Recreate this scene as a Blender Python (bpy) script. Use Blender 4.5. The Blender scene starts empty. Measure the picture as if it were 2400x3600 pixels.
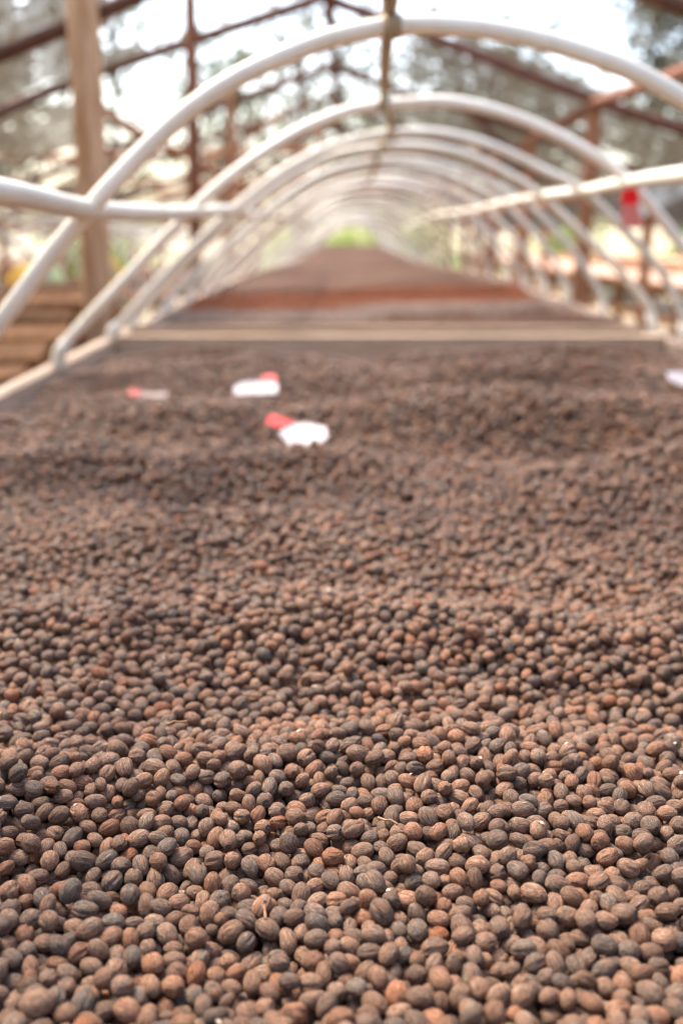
import bpy, math, random
import numpy as np
from mathutils import Vector, Matrix, Euler

random.seed(7)
RNG = np.random.default_rng(11)
sc = bpy.context.scene
COL = sc.collection
R = math.radians

# ------------------------------------------------------------------ camera
CAM_Z, PITCH, YAW = 1.23, R(16.1), R(0.25)
cam_d = bpy.data.cameras.new('camera')
cam = bpy.data.objects.new('camera', cam_d)
COL.objects.link(cam)
cam.location = (0, 0, CAM_Z)
cam.rotation_euler = (math.pi / 2 - PITCH, 0, YAW)
cam_d.sensor_fit = 'VERTICAL'
cam_d.sensor_height = 36.0
cam_d.sensor_width = 24.0
cam_d.lens = 35.0
cam_d.clip_start = 0.02
cam_d.clip_end = 3000
cam_d.dof.use_dof = True
cam_d.dof.focus_distance = 0.590
cam_d.dof.aperture_fstop = 4.0
sc.camera = cam

# ------------------------------------------------------------------ sky, sun, exposure
SUN_EL, SUN_AZ = R(56), R(-44)           # azimuth from +Y towards +X: ahead of the camera, to the left
world = bpy.data.worlds.new('World')
sc.world = world
world.use_nodes = True
wn = world.node_tree
wn.nodes.clear()
wo = wn.nodes.new('ShaderNodeOutputWorld')
wb = wn.nodes.new('ShaderNodeBackground')
ws = wn.nodes.new('ShaderNodeTexSky')
ws.sky_type = 'NISHITA'
ws.sun_disc = False
ws.sun_elevation = SUN_EL
ws.sun_rotation = SUN_AZ
ws.air_density = 1.0
ws.dust_density = 4.0
ws.ozone_density = 0.9
wb.inputs['Strength'].default_value = 0.15
wn.links.new(ws.outputs[0], wb.inputs[0])
wn.links.new(wb.outputs[0], wo.inputs[0])
sun_d = bpy.data.lights.new('sun', 'SUN')
sun_d.energy = 1.5
sun_d.angle = R(10)
sun_d.color = (1.0, 0.93, 0.79)
sun = bpy.data.objects.new('sun', sun_d)
COL.objects.link(sun)
sd = Vector((math.sin(SUN_AZ) * math.cos(SUN_EL), math.cos(SUN_AZ) * math.cos(SUN_EL), math.sin(SUN_EL)))
sun.rotation_euler = sd.to_track_quat('Z', 'Y').to_euler()
sc.view_settings.view_transform = 'Standard'
sc.view_settings.look = 'None'
sc.view_settings.gamma = 1.0
sc.view_settings.use_curve_mapping = False
sc.view_settings.exposure = 2.05
sc.cycles.use_denoising = True
sc.cycles.filter_width = 1.1
sc.cycles.max_bounces = 10
sc.cycles.diffuse_bounces = 4
sc.cycles.transparent_max_bounces = 24
sc.cycles.transmission_bounces = 6
sc.cycles.sample_clamp_indirect = 6.0

# ------------------------------------------------------------------ helpers
def link(o, parent=None):
    COL.objects.link(o)
    if parent is not None:
        o.parent = parent
    return o

def tag(o, label=None, cat=None, group=None, kind=None):
    if label: o['label'] = label
    if cat: o['category'] = cat
    if group: o['group'] = group
    if kind: o['kind'] = kind
    return o

def empty(name, loc=(0, 0, 0)):
    o = bpy.data.objects.new(name, None)
    o.location = loc
    return link(o)

class MB:
    """collects verts and faces of one mesh"""
    def __init__(s):
        s.v, s.f = [], []
    def add(s, v, f):
        n = len(s.v)
        s.v.extend([tuple(p) for p in v])
        s.f.extend([tuple(i + n for i in q) for q in f])
        return s
    def box(s, x0, x1, y0, y1, z0, z1, jit=0.0):
        j = lambda: random.uniform(-jit, jit)
        v = [(x + j(), y + j(), z + j()) for x in (x0, x1) for y in (y0, y1) for z in (z0, z1)]
        return s.add(v, [(0, 1, 3, 2), (4, 6, 7, 5), (0, 4, 5, 1), (2, 3, 7, 6), (0, 2, 6, 4), (1, 5, 7, 3)])
    def tube(s, pts, rad, n=10, caps=True):
        P = [Vector(p) for p in pts]
        if not hasattr(rad, '__len__'):
            rad = [rad] * len(P)
        T = []
        for i in range(len(P)):
            t = P[min(i + 1, len(P) - 1)] - P[max(i - 1, 0)]
            T.append(t.normalized())
        up = Vector((0, 0, 1)) if abs(T[0].z) < 0.9 else Vector((1, 0, 0))
        u = T[0].cross(up).normalized()
        v, f = [], []
        for i, p in enumerate(P):
            u = (u - T[i] * u.dot(T[i])).normalized()
            w = T[i].cross(u)
            for k in range(n):
                a = 2 * math.pi * k / n
                v.append(p + (u * math.cos(a) + w * math.sin(a)) * rad[i])
        for i in range(len(P) - 1):
            for k in range(n):
                k2 = (k + 1) % n
                f.append((i * n + k, i * n + k2, (i + 1) * n + k2, (i + 1) * n + k))
        if caps:
            f.append(tuple(range(n - 1, -1, -1)))
            f.append(tuple((len(P) - 1) * n + k for k in range(n)))
        return s.add(v, f)
    def mesh(s, name, mat, smooth=False):
        me = bpy.data.meshes.new(name)
        me.from_pydata(s.v, [], s.f)
        me.materials.append(mat)
        if smooth:
            me.polygons.foreach_set('use_smooth', [True] * len(me.polygons))
        me.update()
        return me
    def build(s, name, mat, parent=None, smooth=False):
        return link(bpy.data.objects.new(name, s.mesh(name, mat, smooth)), parent)

def np_mesh(name, V, F, mat, smooth=True):
    """mesh from numpy verts (N,3) and quads/tris (M,k)"""
    me = bpy.data.meshes.new(name)
    V = np.asarray(V, np.float32); F = np.asarray(F, np.int32)
    k = F.shape[1]
    me.vertices.add(len(V)); me.vertices.foreach_set('co', V.ravel())
    me.loops.add(F.size); me.loops.foreach_set('vertex_index', F.ravel())
    me.polygons.add(len(F))
    me.polygons.foreach_set('loop_start', np.arange(0, F.size, k, dtype=np.int32))
    me.polygons.foreach_set('use_smooth', np.full(len(F), smooth, dtype=bool))
    me.materials.append(mat)
    me.update(calc_edges=True)
    return me

def smooth_path(pts, sub=4):
    """Catmull-Rom through pts"""
    P = [Vector(p) for p in pts]
    out = []
    for i in range(len(P) - 1):
        p0, p1, p2, p3 = P[max(i - 1, 0)], P[i], P[i + 1], P[min(i + 2, len(P) - 1)]
        for k in range(sub):
            t = k / sub
            out.append(0.5 * ((2 * p1) + (p2 - p0) * t + (2 * p0 - 5 * p1 + 4 * p2 - p3) * t * t + (3 * p1 - p0 - 3 * p2 + p3) * t ** 3))
    out.append(P[-1])
    return out

def pole(name, a, b, r, mat, parent, bend=0.01, seg=7, n=10, taper=0.85):
    """a slightly crooked round pole"""
    a, b = Vector(a), Vector(b)
    L = (b - a).length
    pts, rad = [], []
    px, py, pz = [random.uniform(0, 6) for _ in range(3)]
    for i in range(seg):
        t = i / (seg - 1)
        w = math.sin(math.pi * t) * bend
        pts.append(a.lerp(b, t) + Vector((math.sin(px + 4 * t), math.sin(py + 3.3 * t), math.sin(pz + 3.7 * t))) * w * min(L, 3))
        rad.append(r * (1 + (taper - 1) * t) * random.uniform(0.95, 1.06))
    return MB().tube(smooth_path(pts, 3), [rad[min(int(i / 3), seg - 1)] for i in range((seg - 1) * 3 + 1)], n).build(name, mat, parent, True)

def vnoise(x, y, scale, seed):
    """smooth value noise in -1..1"""
    g = np.random.default_rng(seed).uniform(-1, 1, (64, 64))
    x = np.asarray(x, float) / scale + 1000.3; y = np.asarray(y, float) / scale + 1000.7
    xi = np.floor(x).astype(int); yi = np.floor(y).astype(int)
    fx = x - xi; fy = y - yi
    fx = fx * fx * (3 - 2 * fx); fy = fy * fy * (3 - 2 * fy)
    a = g[xi % 64, yi % 64]; b = g[(xi + 1) % 64, yi % 64]
    c = g[xi % 64, (yi + 1) % 64]; d = g[(xi + 1) % 64, (yi + 1) % 64]
    return (a * (1 - fx) + b * fx) * (1 - fy) + (c * (1 - fx) + d * fx) * fy

def grid_mesh(name, x0, x1, y0, y1, nx, ny, zf, mat):
    xs = np.linspace(x0, x1, nx); ys = np.linspace(y0, y1, ny)
    X, Y = np.meshgrid(xs, ys)
    V = np.stack([X, Y, zf(X, Y)], -1).reshape(-1, 3)
    i = (np.arange(ny - 1)[:, None] * nx + np.arange(nx - 1)[None]).ravel()
    return np_mesh(name, V, np.stack([i, i + 1, i + nx + 1, i + nx], 1), mat)

# ------------------------------------------------------------------ materials
class NT:
    def __init__(s, name):
        s.m = bpy.data.materials.new(name)
        s.m.use_nodes = True
        s.t = s.m.node_tree
        s.b = s.t.nodes['Principled BSDF']
        s.out = s.t.nodes['Material Output']
    def n(s, typ, **kw):
        nd = s.t.nodes.new(typ)
        for k, v in kw.items():
            if k.startswith('i_'):
                nd.inputs[k[2:].replace('_', ' ')].default_value = v
            else:
                setattr(nd, k, v)
        return nd
    def l(s, a, b):
        s.t.links.new(a, b)
    def noise(s, vec, scale, detail=3, rough=0.55, dist=0.0):
        nd = s.n('ShaderNodeTexNoise')
        nd.inputs['Scale'].default_value = scale
        nd.inputs['Detail'].default_value = detail
        nd.inputs['Roughness'].default_value = rough
        nd.inputs['Distortion'].default_value = dist
        if vec is not None: s.l(vec, nd.inputs['Vector'])
        return nd
    def ramp(s, fac, stops, interp='LINEAR'):
        nd = s.n('ShaderNodeValToRGB')
        e = nd.color_ramp.elements
        nd.color_ramp.interpolation = interp
        while len(e) < len(stops): e.new(0.5)
        for k, (p, c) in enumerate(stops):
            e[k].position = p
            e[k].color = (c[0], c[1], c[2], 1) if hasattr(c, '__len__') else (c, c, c, 1)
        s.l(fac, nd.inputs[0])
        return nd
    def mix(s, fac, a, b, mode='MIX'):
        nd = s.n('ShaderNodeMix', data_type='RGBA', blend_type=mode)
        for sock, v in ((nd.inputs[0], fac), (nd.inputs[6], a), (nd.inputs[7], b)):
            if isinstance(v, (int, float)): sock.default_value = v
            elif isinstance(v, tuple): sock.default_value = (v[0], v[1], v[2], 1)
            else: s.l(v, sock)
        return nd.outputs[2]
    def math(s, op, a, b=0.0):
        nd = s.n('ShaderNodeMath', operation=op)
        for sock, v in ((nd.inputs[0], a), (nd.inputs[1], b)):
            if isinstance(v, (int, float)): sock.default_value = v
            else: s.l(v, sock)
        return nd.outputs[0]
    def bump(s, h, strength, dist, normal=None):
        nd = s.n('ShaderNodeBump')
        nd.inputs['Strength'].default_value = strength
        nd.inputs['Distance'].default_value = dist
        s.l(h, nd.inputs['Height'])
        if normal is not None: s.l(normal, nd.inputs['Normal'])
        return nd.outputs[0]

def simple_mat(name, c0, c1, scale=6.0, rough=0.7, stretch=(1, 1, 1), bump=0.0, bdist=0.002, spec=0.3, coord='Object'):
    t = NT(name)
    tc = t.n('ShaderNodeTexCoord')
    mp = t.n('ShaderNodeMapping')
    mp.inputs['Scale'].default_value = stretch
    oi = t.n('ShaderNodeObjectInfo')
    ad = t.n('ShaderNodeVectorMath', operation='ADD')
    cx = t.n('ShaderNodeCombineXYZ')
    t.l(t.math('MULTIPLY', oi.outputs['Random'], 57.0), cx.inputs[0])
    t.l(tc.outputs[coord], mp.inputs[0])
    t.l(mp.outputs[0], ad.inputs[0]); t.l(cx.outputs[0], ad.inputs[1])
    nz = t.noise(ad.outputs[0], scale, 5, 0.6)
    rp = t.ramp(nz.outputs['Fac'], [(0.3, c0), (0.7, c1)])
    hs = t.n('ShaderNodeHueSaturation')
    t.l(rp.outputs[0], hs.inputs['Color'])
    t.l(t.math('ADD', t.math('MULTIPLY', oi.outputs['Random'], 0.35), 0.83), hs.inputs['Value'])
    t.l(hs.outputs[0], t.b.inputs['Base Color'])
    t.b.inputs['Roughness'].default_value = rough
    t.b.inputs['Specular IOR Level'].default_value = spec
    if bump:
        t.l(t.bump(nz.outputs['Fac'], bump, bdist), t.b.inputs['Normal'])
    return t.m

M = {}
M['pipe'] = simple_mat('pipe_plastic', (0.72, 0.635, 0.49), (0.87, 0.81, 0.68), 9, 0.45, (1, 1, 1), 0, spec=0.35)
M['pipe_dull'] = simple_mat('cord_grey', (0.42, 0.38, 0.32), (0.56, 0.52, 0.45), 30, 0.8)
M['post_tan'] = simple_mat('peeled_post', (0.36, 0.165, 0.065), (0.68, 0.44, 0.26), 5, 0.75, (7, 7, 0.8), 0.4)
M['post_orange'] = simple_mat('timber_orange', (0.26, 0.10, 0.04), (0.44, 0.20, 0.10), 5, 0.75, (7, 7, 0.8), 0.4)
M['rafter'] = simple_mat('rafter_dark', (0.085, 0.034, 0.020), (0.17, 0.070, 0.042), 6, 0.8, (2, 2, 2), 0.3)
M['beam_brown'] = simple_mat('beam_brown', (0.15, 0.052, 0.024), (0.26, 0.10, 0.048), 6, 0.8, (2, 2, 2), 0.3)
M['post_red'] = simple_mat('post_red_brown', (0.20, 0.065, 0.03), (0.34, 0.13, 0.06), 5, 0.75, (7, 7, 0.8), 0.4)
M['bark_tan'] = simple_mat('bamboo_tan', (0.34, 0.24, 0.13), (0.50, 0.38, 0.24), 8, 0.6, (6, 1, 6), 0.2)
M['plank'] = simple_mat('plank_tan', (0.46, 0.31, 0.19), (0.64, 0.47, 0.32), 6, 0.75, (1.2, 12, 12), 0.35)
M['rail_dark'] = simple_mat('rail_dark_brown', (0.12, 0.085, 0.065), (0.24, 0.17, 0.13), 6, 0.75, (12, 1.2, 12), 0.35)  # darker brown for the right-hand rail
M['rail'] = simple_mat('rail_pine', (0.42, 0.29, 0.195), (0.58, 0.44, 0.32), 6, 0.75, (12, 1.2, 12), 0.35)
M['lumber'] = simple_mat('lumber_orange', (0.19, 0.075, 0.022), (0.36, 0.165, 0.062), 5, 0.75, (8, 1, 8), 0.3)
M['paper'] = simple_mat('paper_white', (0.44, 0.385, 0.38), (0.56, 0.51, 0.505), 9, 0.6)
M['paper_red'] = simple_mat('paper_red', (0.70, 0.05, 0.05), (0.78, 0.08, 0.07), 9, 0.6)
M['tag_red'] = simple_mat('tag_red', (0.84, 0.004, 0.010), (0.90, 0.010, 0.016), 9, 0.5)
M['tag_salmon'] = simple_mat('tag_salmon', (0.88, 0.24, 0.18), (0.92, 0.32, 0.26), 9, 0.5)
M['sheet'] = simple_mat('bed_mesh_gap_shade', (0.012, 0.009, 0.008), (0.03, 0.022, 0.02), 30, 1.0, spec=0.0)  # dark bed mesh; its near-black also paints the shade between the cherries
M['parchment'] = simple_mat('parchment_coffee', (0.42, 0.23, 0.15), (0.62, 0.40, 0.28), 40, 0.8, bump=0.4)
M['cloth_lime'] = simple_mat('cloth_lime', (0.55, 0.68, 0.12), (0.82, 0.86, 0.50), 3, 0.7)
M['cloth_yellow'] = simple_mat('cloth_yellow', (0.62, 0.34, 0.02), (0.75, 0.45, 0.05), 3, 0.6)
M['trunk'] = simple_mat('trunk_bark', (0.10, 0.07, 0.05), (0.20, 0.15, 0.11), 8, 0.9, (3, 3, 1), 0.5)

def leaf_mat(name, c0, c1):
    t = NT(name)
    tc = t.n('ShaderNodeTexCoord')
    nz = t.noise(tc.outputs['Object'], 1.4, 3)
    rp = t.ramp(nz.outputs['Fac'], [(0.3, c0), (0.7, c1)])
    t.l(rp.outputs[0], t.b.inputs['Base Color'])
    t.b.inputs['Roughness'].default_value = 0.6
    tr = t.n('ShaderNodeBsdfTranslucent')
    t.l(rp.outputs[0], tr.inputs[0])
    mx = t.n('ShaderNodeMixShader')
    mx.inputs[0].default_value = 0.35
    t.l(t.b.outputs[0], mx.inputs[1]); t.l(tr.outputs[0], mx.inputs[2])
    t.l(mx.outputs[0], t.out.inputs[0])
    return t.m
M['leaf_olive'] = leaf_mat('leaf_olive', (0.12, 0.11, 0.07), (0.20, 0.185, 0.12))
M['leaf_green'] = leaf_mat('leaf_green', (0.09, 0.11, 0.055), (0.16, 0.18, 0.09))
M['leaf_bright'] = leaf_mat('leaf_bright', (0.30, 0.37, 0.09), (0.46, 0.53, 0.17))

def net_mat(name, thr, col0, col1, weave_open):
    """woven shade net: fine weave as partial transparency, torn holes as full gaps"""
    t = NT(name)
    tc = t.n('ShaderNodeTexCoord')
    big = t.noise(tc.outputs['Object'], 1.1, 2)
    rp = t.ramp(big.outputs['Fac'], [(0.3, col0), (0.7, col1)])
    dif = t.n('ShaderNodeBsdfDiffuse'); t.l(rp.outputs[0], dif.inputs[0])
    trl = t.n('ShaderNodeBsdfTranslucent'); t.l(rp.outputs[0], trl.inputs[0])
    cl = t.n('ShaderNodeMixShader'); cl.inputs[0].default_value = 0.35
    t.l(dif.outputs[0], cl.inputs[1]); t.l(trl.outputs[0], cl.inputs[2])
    trn = t.n('ShaderNodeBsdfTransparent')
    weave = t.n('ShaderNodeMixShader'); weave.inputs[0].default_value = weave_open
    t.l(cl.outputs[0], weave.inputs[1]); t.l(trn.outputs[0], weave.inputs[2])
    hn = t.noise(tc.outputs['Object'], 11, 1, 0.5)
    hm = t.noise(tc.outputs['Object'], 0.9, 1)
    s = t.math('ADD', t.math('MULTIPLY', hn.outputs['Fac'], 0.65), t.math('MULTIPLY', hm.outputs['Fac'], 0.35))
    hole = t.math('GREATER_THAN', s, thr)
    mx = t.n('ShaderNodeMixShader')
    t.l(hole, mx.inputs[0]); t.l(weave.outputs[0], mx.inputs[1]); t.l(trn.outputs[0], mx.inputs[2])
    t.l(mx.outputs[0], t.out.inputs[0])
    return t.m
M['net'] = net_mat('shade_net', 0.605, (0.095, 0.078, 0.056), (0.15, 0.125, 0.088), 0.12)
M['net_dark'] = net_mat('shade_net_dark', 0.66, (0.10, 0.085, 0.075), (0.16, 0.135, 0.12), 0.10)
M['tarp_pale'] = simple_mat('tarp_pale', (0.42, 0.45, 0.48), (0.58, 0.62, 0.66), 2, 0.5)

def ground_mat():
    t = NT('ground_soil')
    tc = t.n('ShaderNodeTexCoord')
    a = t.noise(tc.outputs['Object'], 0.35, 5, 0.6)
    b = t.noise(tc.outputs['Object'], 6, 4, 0.6)
    soil = t.ramp(b.outputs['Fac'], [(0.3, (0.34, 0.26, 0.17)), (0.7, (0.50, 0.40, 0.27))])
    grass = t.ramp(b.outputs['Fac'], [(0.3, (0.12, 0.19, 0.03)), (0.7, (0.30, 0.36, 0.09))])
    k = t.ramp(a.outputs['Fac'], [(0.52, 0.0), (0.64, 1.0)])
    t.l(t.mix(k.outputs[0], soil.outputs[0], grass.outputs[0]), t.b.inputs['Base Color'])
    t.b.inputs['Roughness'].default_value = 0.9
    t.l(t.bump(b.outputs['Fac'], 0.5, 0.03), t.b.inputs['Normal'])
    return t.m
M['ground'] = ground_mat()

def cherry_mat(name, stops, red_patch, dust, rough=0.50, spec=0.28):
    t = NT(name)
    tc = t.n('ShaderNodeTexCoord')
    oi = t.n('ShaderNodeObjectInfo')
    rnd = oi.outputs['Random']
    off = t.n('ShaderNodeCombineXYZ')
    t.l(t.math('MULTIPLY', rnd, 91.0), off.inputs[0])
    t.l(t.math('MULTIPLY', rnd, 37.0), off.inputs[1])
    v0 = t.n('ShaderNodeVectorMath', operation='ADD')
    t.l(tc.outputs['Generated'], v0.inputs[0]); t.l(off.outputs[0], v0.inputs[1])
    mp = t.n('ShaderNodeMapping')
    mp.inputs['Scale'].default_value = (2.6, 17, 17)
    t.l(v0.outputs[0], mp.inputs[0])
    base = t.ramp(rnd, stops)
    # a second, independent draw per cherry for its lightness
    r2 = t.math('FRACT', t.math('MULTIPLY', rnd, 173.31))
    big = t.noise(v0.outputs[0], 2.1, 3)
    fib = t.noise(mp.outputs[0], 1.0, 4, 0.65, 0.6)
    spk = t.noise(v0.outputs[0], 24, 2, 0.6)
    k1 = t.ramp(big.outputs['Fac'], [(0.46, 0.0), (0.70, 0.75)])
    c = t.mix(k1.outputs[0], base.outputs[0], red_patch)
    k2 = t.ramp(fib.outputs['Fac'], [(0.38, 1.0), (0.50, 0.0)])
    c = t.mix(t.math('MULTIPLY', k2.outputs[0], 0.8), c, (0.022, 0.015, 0.013))
    k3 = t.ramp(fib.outputs['Fac'], [(0.55, 0.0), (0.68, 1.0)])
    c = t.mix(t.math('MULTIPLY', k3.outputs[0], dust), c, (0.42, 0.315, 0.23))
    k4 = t.ramp(spk.outputs['Fac'], [(0.66, 0.0), (0.73, 1.0)])
    c = t.mix(t.math('MULTIPLY', k4.outputs[0], 0.55), c, (0.42, 0.32, 0.23))
    sx = t.n('ShaderNodeSeparateXYZ'); t.l(tc.outputs['Generated'], sx.inputs[0])
    k5 = t.ramp(sx.outputs[0], [(0.012, 1.0), (0.03, 0.0)])
    c = t.mix(t.math('MULTIPLY', k5.outputs[0], 0.7), c, (0.30, 0.19, 0.11))
    k6 = t.ramp(sx.outputs[0], [(0.955, 0.0), (0.985, 1.0)])
    c = t.mix(t.math('MULTIPLY', k6.outputs[0], 0.7), c, (0.03, 0.02, 0.016))
    hs = t.n('ShaderNodeHueSaturation')
    t.l(c, hs.inputs['Color'])
    t.l(t.math('ADD', t.math('MULTIPLY', r2, 0.55), 0.70), hs.inputs['Value'])
    t.l(hs.outputs[0], t.b.inputs['Base Color'])
    t.b.inputs['Roughness'].default_value = rough
    t.b.inputs['Specular IOR Level'].default_value = spec
    b1 = t.bump(fib.outputs['Fac'], 1.0, 0.0011)
    b2 = t.bump(spk.outputs['Fac'], 0.35, 0.0004, b1)
    t.l(b2, t.b.inputs['Normal'])
    return t.m
M['cherry'] = cherry_mat('dried_cherry_skin', [
    (0.0, (0.122, 0.090, 0.068)), (0.20, (0.160, 0.103, 0.071)), (0.50, (0.208, 0.116, 0.070)),
    (0.80, (0.240, 0.118, 0.064)), (0.975, (0.262, 0.105, 0.048)), (0.998, (0.33, 0.105, 0.034))], (0.280, 0.118, 0.056), 0.8)
M['cherry_red'] = cherry_mat('fresh_cherry_skin', [
    (0.0, (0.18, 0.054, 0.024)), (0.5, (0.25, 0.076, 0.030)), (1.0, (0.32, 0.105, 0.044))], (0.26, 0.08, 0.034), 0.2, 0.8, 0.1)

M['cherry_far'] = cherry_mat('far_cherry_skin', [
    (0.0, (0.11, 0.070, 0.050)), (0.5, (0.145, 0.080, 0.053)), (1.0, (0.175, 0.083, 0.050))], (0.19, 0.082, 0.046), 0.4, 0.8, 0.1)
M['cherry_pale'] = cherry_mat('pale_cherry_skin', [
    (0.0, (0.24, 0.18, 0.145)), (0.5, (0.29, 0.21, 0.165)), (1.0, (0.32, 0.215, 0.16))], (0.22, 0.14, 0.10), 0.6, 0.8, 0.1)
def layer_mat():
    """far part of the bed: single cherries can no longer be told apart"""
    t = NT('cherry_layer')
    tc = t.n('ShaderNodeTexCoord')
    mp = t.n('ShaderNodeMapping'); mp.inputs['Scale'].default_value = (0.5, 1.0, 1.0)
    t.l(tc.outputs['Object'], mp.inputs[0])
    a = t.noise(mp.outputs[0], 1.7, 5, 0.65)
    b = t.noise(tc.outputs['Object'], 70, 3, 0.7)
    c = t.ramp(a.outputs['Fac'], [(0.30, (0.070, 0.034, 0.021)), (0.48, (0.112, 0.056, 0.035)), (0.58, (0.165, 0.098, 0.068)), (0.68, (0.145, 0.058, 0.030))])
    d = t.ramp(b.outputs['Fac'], [(0.35, 0.35), (0.65, 1.3)])
    t.l(t.mix(1.0, c.outputs[0], d.outputs[0], 'MULTIPLY'), t.b.inputs['Base Color'])
    t.b.inputs['Roughness'].default_value = 0.85
    t.b.inputs['Specular IOR Level'].default_value = 0.08
    t.l(t.bump(b.outputs['Fac'], 0.8, 0.01), t.b.inputs['Normal'])
    return t.m
M['layer'] = layer_mat()

# ------------------------------------------------------------------ the setting
def drop(Y):
    """the ground falls away gently towards the far end of the tunnel"""
    Y = np.asarray(Y, float)
    return np.interp(Y, [0, 6.5, 13, 30, 60], [0, 0, -0.14, -0.24, -0.3])

def ground_z(X, Y):
    return drop(Y) + 0.03 * vnoise(X, Y, 1.3, 3) + 0.15 * vnoise(X, Y, 9, 4) * np.clip((np.hypot(X, Y) - 8) / 20, 0, 1)
gm = grid_mesh('ground', -150, 150, -30, 400, 160, 220, lambda X, Y: ground_z(X, Y) - 0.02, M['ground'])
tag(link(bpy.data.objects.new('ground', gm)), kind='structure')

# ------------------------------------------------------------------ the raised bed
BX0, BX1 = -0.655, 0.905           # inner faces of the side rails
PLANK_Y = 2.86
BED_END = 30.0
bed = empty('drying_bed', (0, 0, 0))
tag(bed, 'long raised timber drying bed holding the brown coffee cherries under the white hoops', 'drying bed')
SEG = [(-0.35, 2.875), (2.885, 6.5), (6.51, 10.0), (10.01, 13.5), (13.51, 18.0), (18.01, 24.0), (24.01, BED_END)]
for (y0, y1) in SEG:
    for x0, x1 in ((BX0 - 0.034, BX0), (BX1, BX1 + 0.04)):
        j = random.uniform(-0.006, 0.006)
        d0, d1 = float(drop(y0)), float(drop(y1))
        n = 6
        m = MB()
        v, f = [], []
        for i in range(n + 1):
            t = i / n
            y = y0 + (y1 - y0) * t
            w = 0.004 * math.sin(5 * t + x0 * 9 + y0)
            z = 0.922 + d0 + (d1 - d0) * t + j * 0.5
            for (xx, zz) in ((x0, z - 0.14), (x1, z - 0.14), (x1, z - 0.006), (x1 - 0.006, z), (x0 + 0.006, z), (x0, z - 0.006)):
                v.append((xx + w, y, zz))
        for i in range(n):
            for k in range(6):
                k2 = (k + 1) % 6
                f.append((i * 6 + k, i * 6 + k2, i * 6 + 6 + k2, i * 6 + 6 + k))
        f.append(tuple(range(5, -1, -1))); f.append(tuple(n * 6 + k for k in range(6)))
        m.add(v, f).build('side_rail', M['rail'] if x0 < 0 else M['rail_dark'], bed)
# cross board between the first heap and the next (upper board set back and a little higher)
m = MB().box(BX0 + 0.003, BX1 - 0.003, PLANK_Y, PLANK_Y + 0.045, 0.80, 0.926, 0.002)
m.build('cross_plank', M['plank'], bed)
m = MB().box(BX0 + 0.003, BX1 - 0.003, PLANK_Y + 0.20, PLANK_Y + 0.235, 0.80, 0.934, 0.002)
m.build('cross_plank', M['plank'], bed)
for y in np.arange(0.3, BED_END, 1.8):
    for x in (BX0 - 0.075, BX1 + 0.075):
        z = float(drop(y))
        pole('leg', (x, y + random.uniform(-.05, .05), z - 0.1), (x, y, z + 0.86), 0.03, M['lumber'], bed, 0.004, 4, 7)
    pole('cross_bearer', (BX0 - 0.06, y, z + 0.74), (BX1 + 0.06, y, z + 0.74), 0.025, M['lumber'], bed, 0.004, 4, 7)
bm_ = grid_mesh('bed_mesh', BX0, BX1, -0.35, BED_END, 8, 40, lambda X, Y: 0.80 + drop(Y), M['sheet'])
link(bpy.data.objects.new('bed_mesh', bm_), bed)

# ------------------------------------------------------------------ height of the heap
def heap_h(x, y):
    x = np.asarray(x, float); y = np.asarray(y, float)
    far = np.clip((y - 0.8) / 0.7, 0, 1)
    h = 0.895 + 0.009 * vnoise(x, y, 0.15, 21) + (0.006 + 0.016 * far) * vnoise(x, y * 1.5, 0.36, 22) + 0.013 * far * vnoise(x, y * 1.3, 0.16, 24)
    # raked ridges running across
    c = 0.575 + 0.035 * np.sin(x * 9 + 0.6) + 0.02 * vnoise(x, y * 0, 0.12, 23)
    a = 0.013 * (0.55 + 0.45 * np.cos((x + 0.16) * 9))
    h += a * np.exp(-((y - c) / 0.04) ** 2) - 0.009 * np.exp(-((y - c - 0.085) / 0.05) ** 2)
    h += -0.006 * np.exp(-((y - 0.42) / 0.06) ** 2)
    c2 = 0.80 + 0.03 * np.sin(x * 5 + 2.0) + 0.03 * vnoise(x, y * 0, 0.2, 25)
    h += 0.015 * np.exp(-((y - c2) / 0.05) ** 2) - 0.010 * np.exp(-((y - c2 - 0.12) / 0.07) ** 2) - 0.004 * np.exp(-((y - c2 + 0.11) / 0.06) ** 2)
    def blob(cx, cy, sx, sy, amp):
        return 1.55 * amp * np.exp(-((x - cx) / sx) ** 2 - ((y - cy) / sy) ** 2)
    h += blob(0.30, 1.78, 0.30, 0.12, 0.050) + blob(0.30, 1.52, 0.26, 0.10, -0.022)
    h += blob(-0.10, 1.38, 0.20, 0.06, 0.018) + blob(-0.08, 1.23, 0.2, 0.07, -0.016)
    h += blob(-0.36, 1.74, 0.18, 0.08, 0.024) + blob(0.52, 1.30, 0.18, 0.08, 0.036) + blob(-0.42, 1.38, 0.14, 0.07, 0.022)
    h += blob(0.36, 2.14, 0.28, 0.09, 0.034) + blob(-0.25, 2.36, 0.3, 0.09, 0.026)
    h += blob(0.50, 2.62, 0.36, 0.06, 0.022) + blob(-0.3, 2.66, 0.2, 0.06, 0.020) - blob(0.1, 2.5, 0.6, 0.05, 0.014)
    h += 0.004 * np.clip((y - 2.3) / 0.3, 0, 1) - 0.030 * np.clip((y - 2.62) / 0.2, 0, 1)
    return h

base = grid_mesh('heap_gap_shade', BX0, BX1, -0.30, PLANK_Y, 90, 180, lambda X, Y: heap_h(X, Y) - 0.0175, M['sheet'])  # near-black layer that puts shade into the gaps between cherries
link(bpy.data.objects.new('heap_gap_shade', base), bed)

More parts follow.
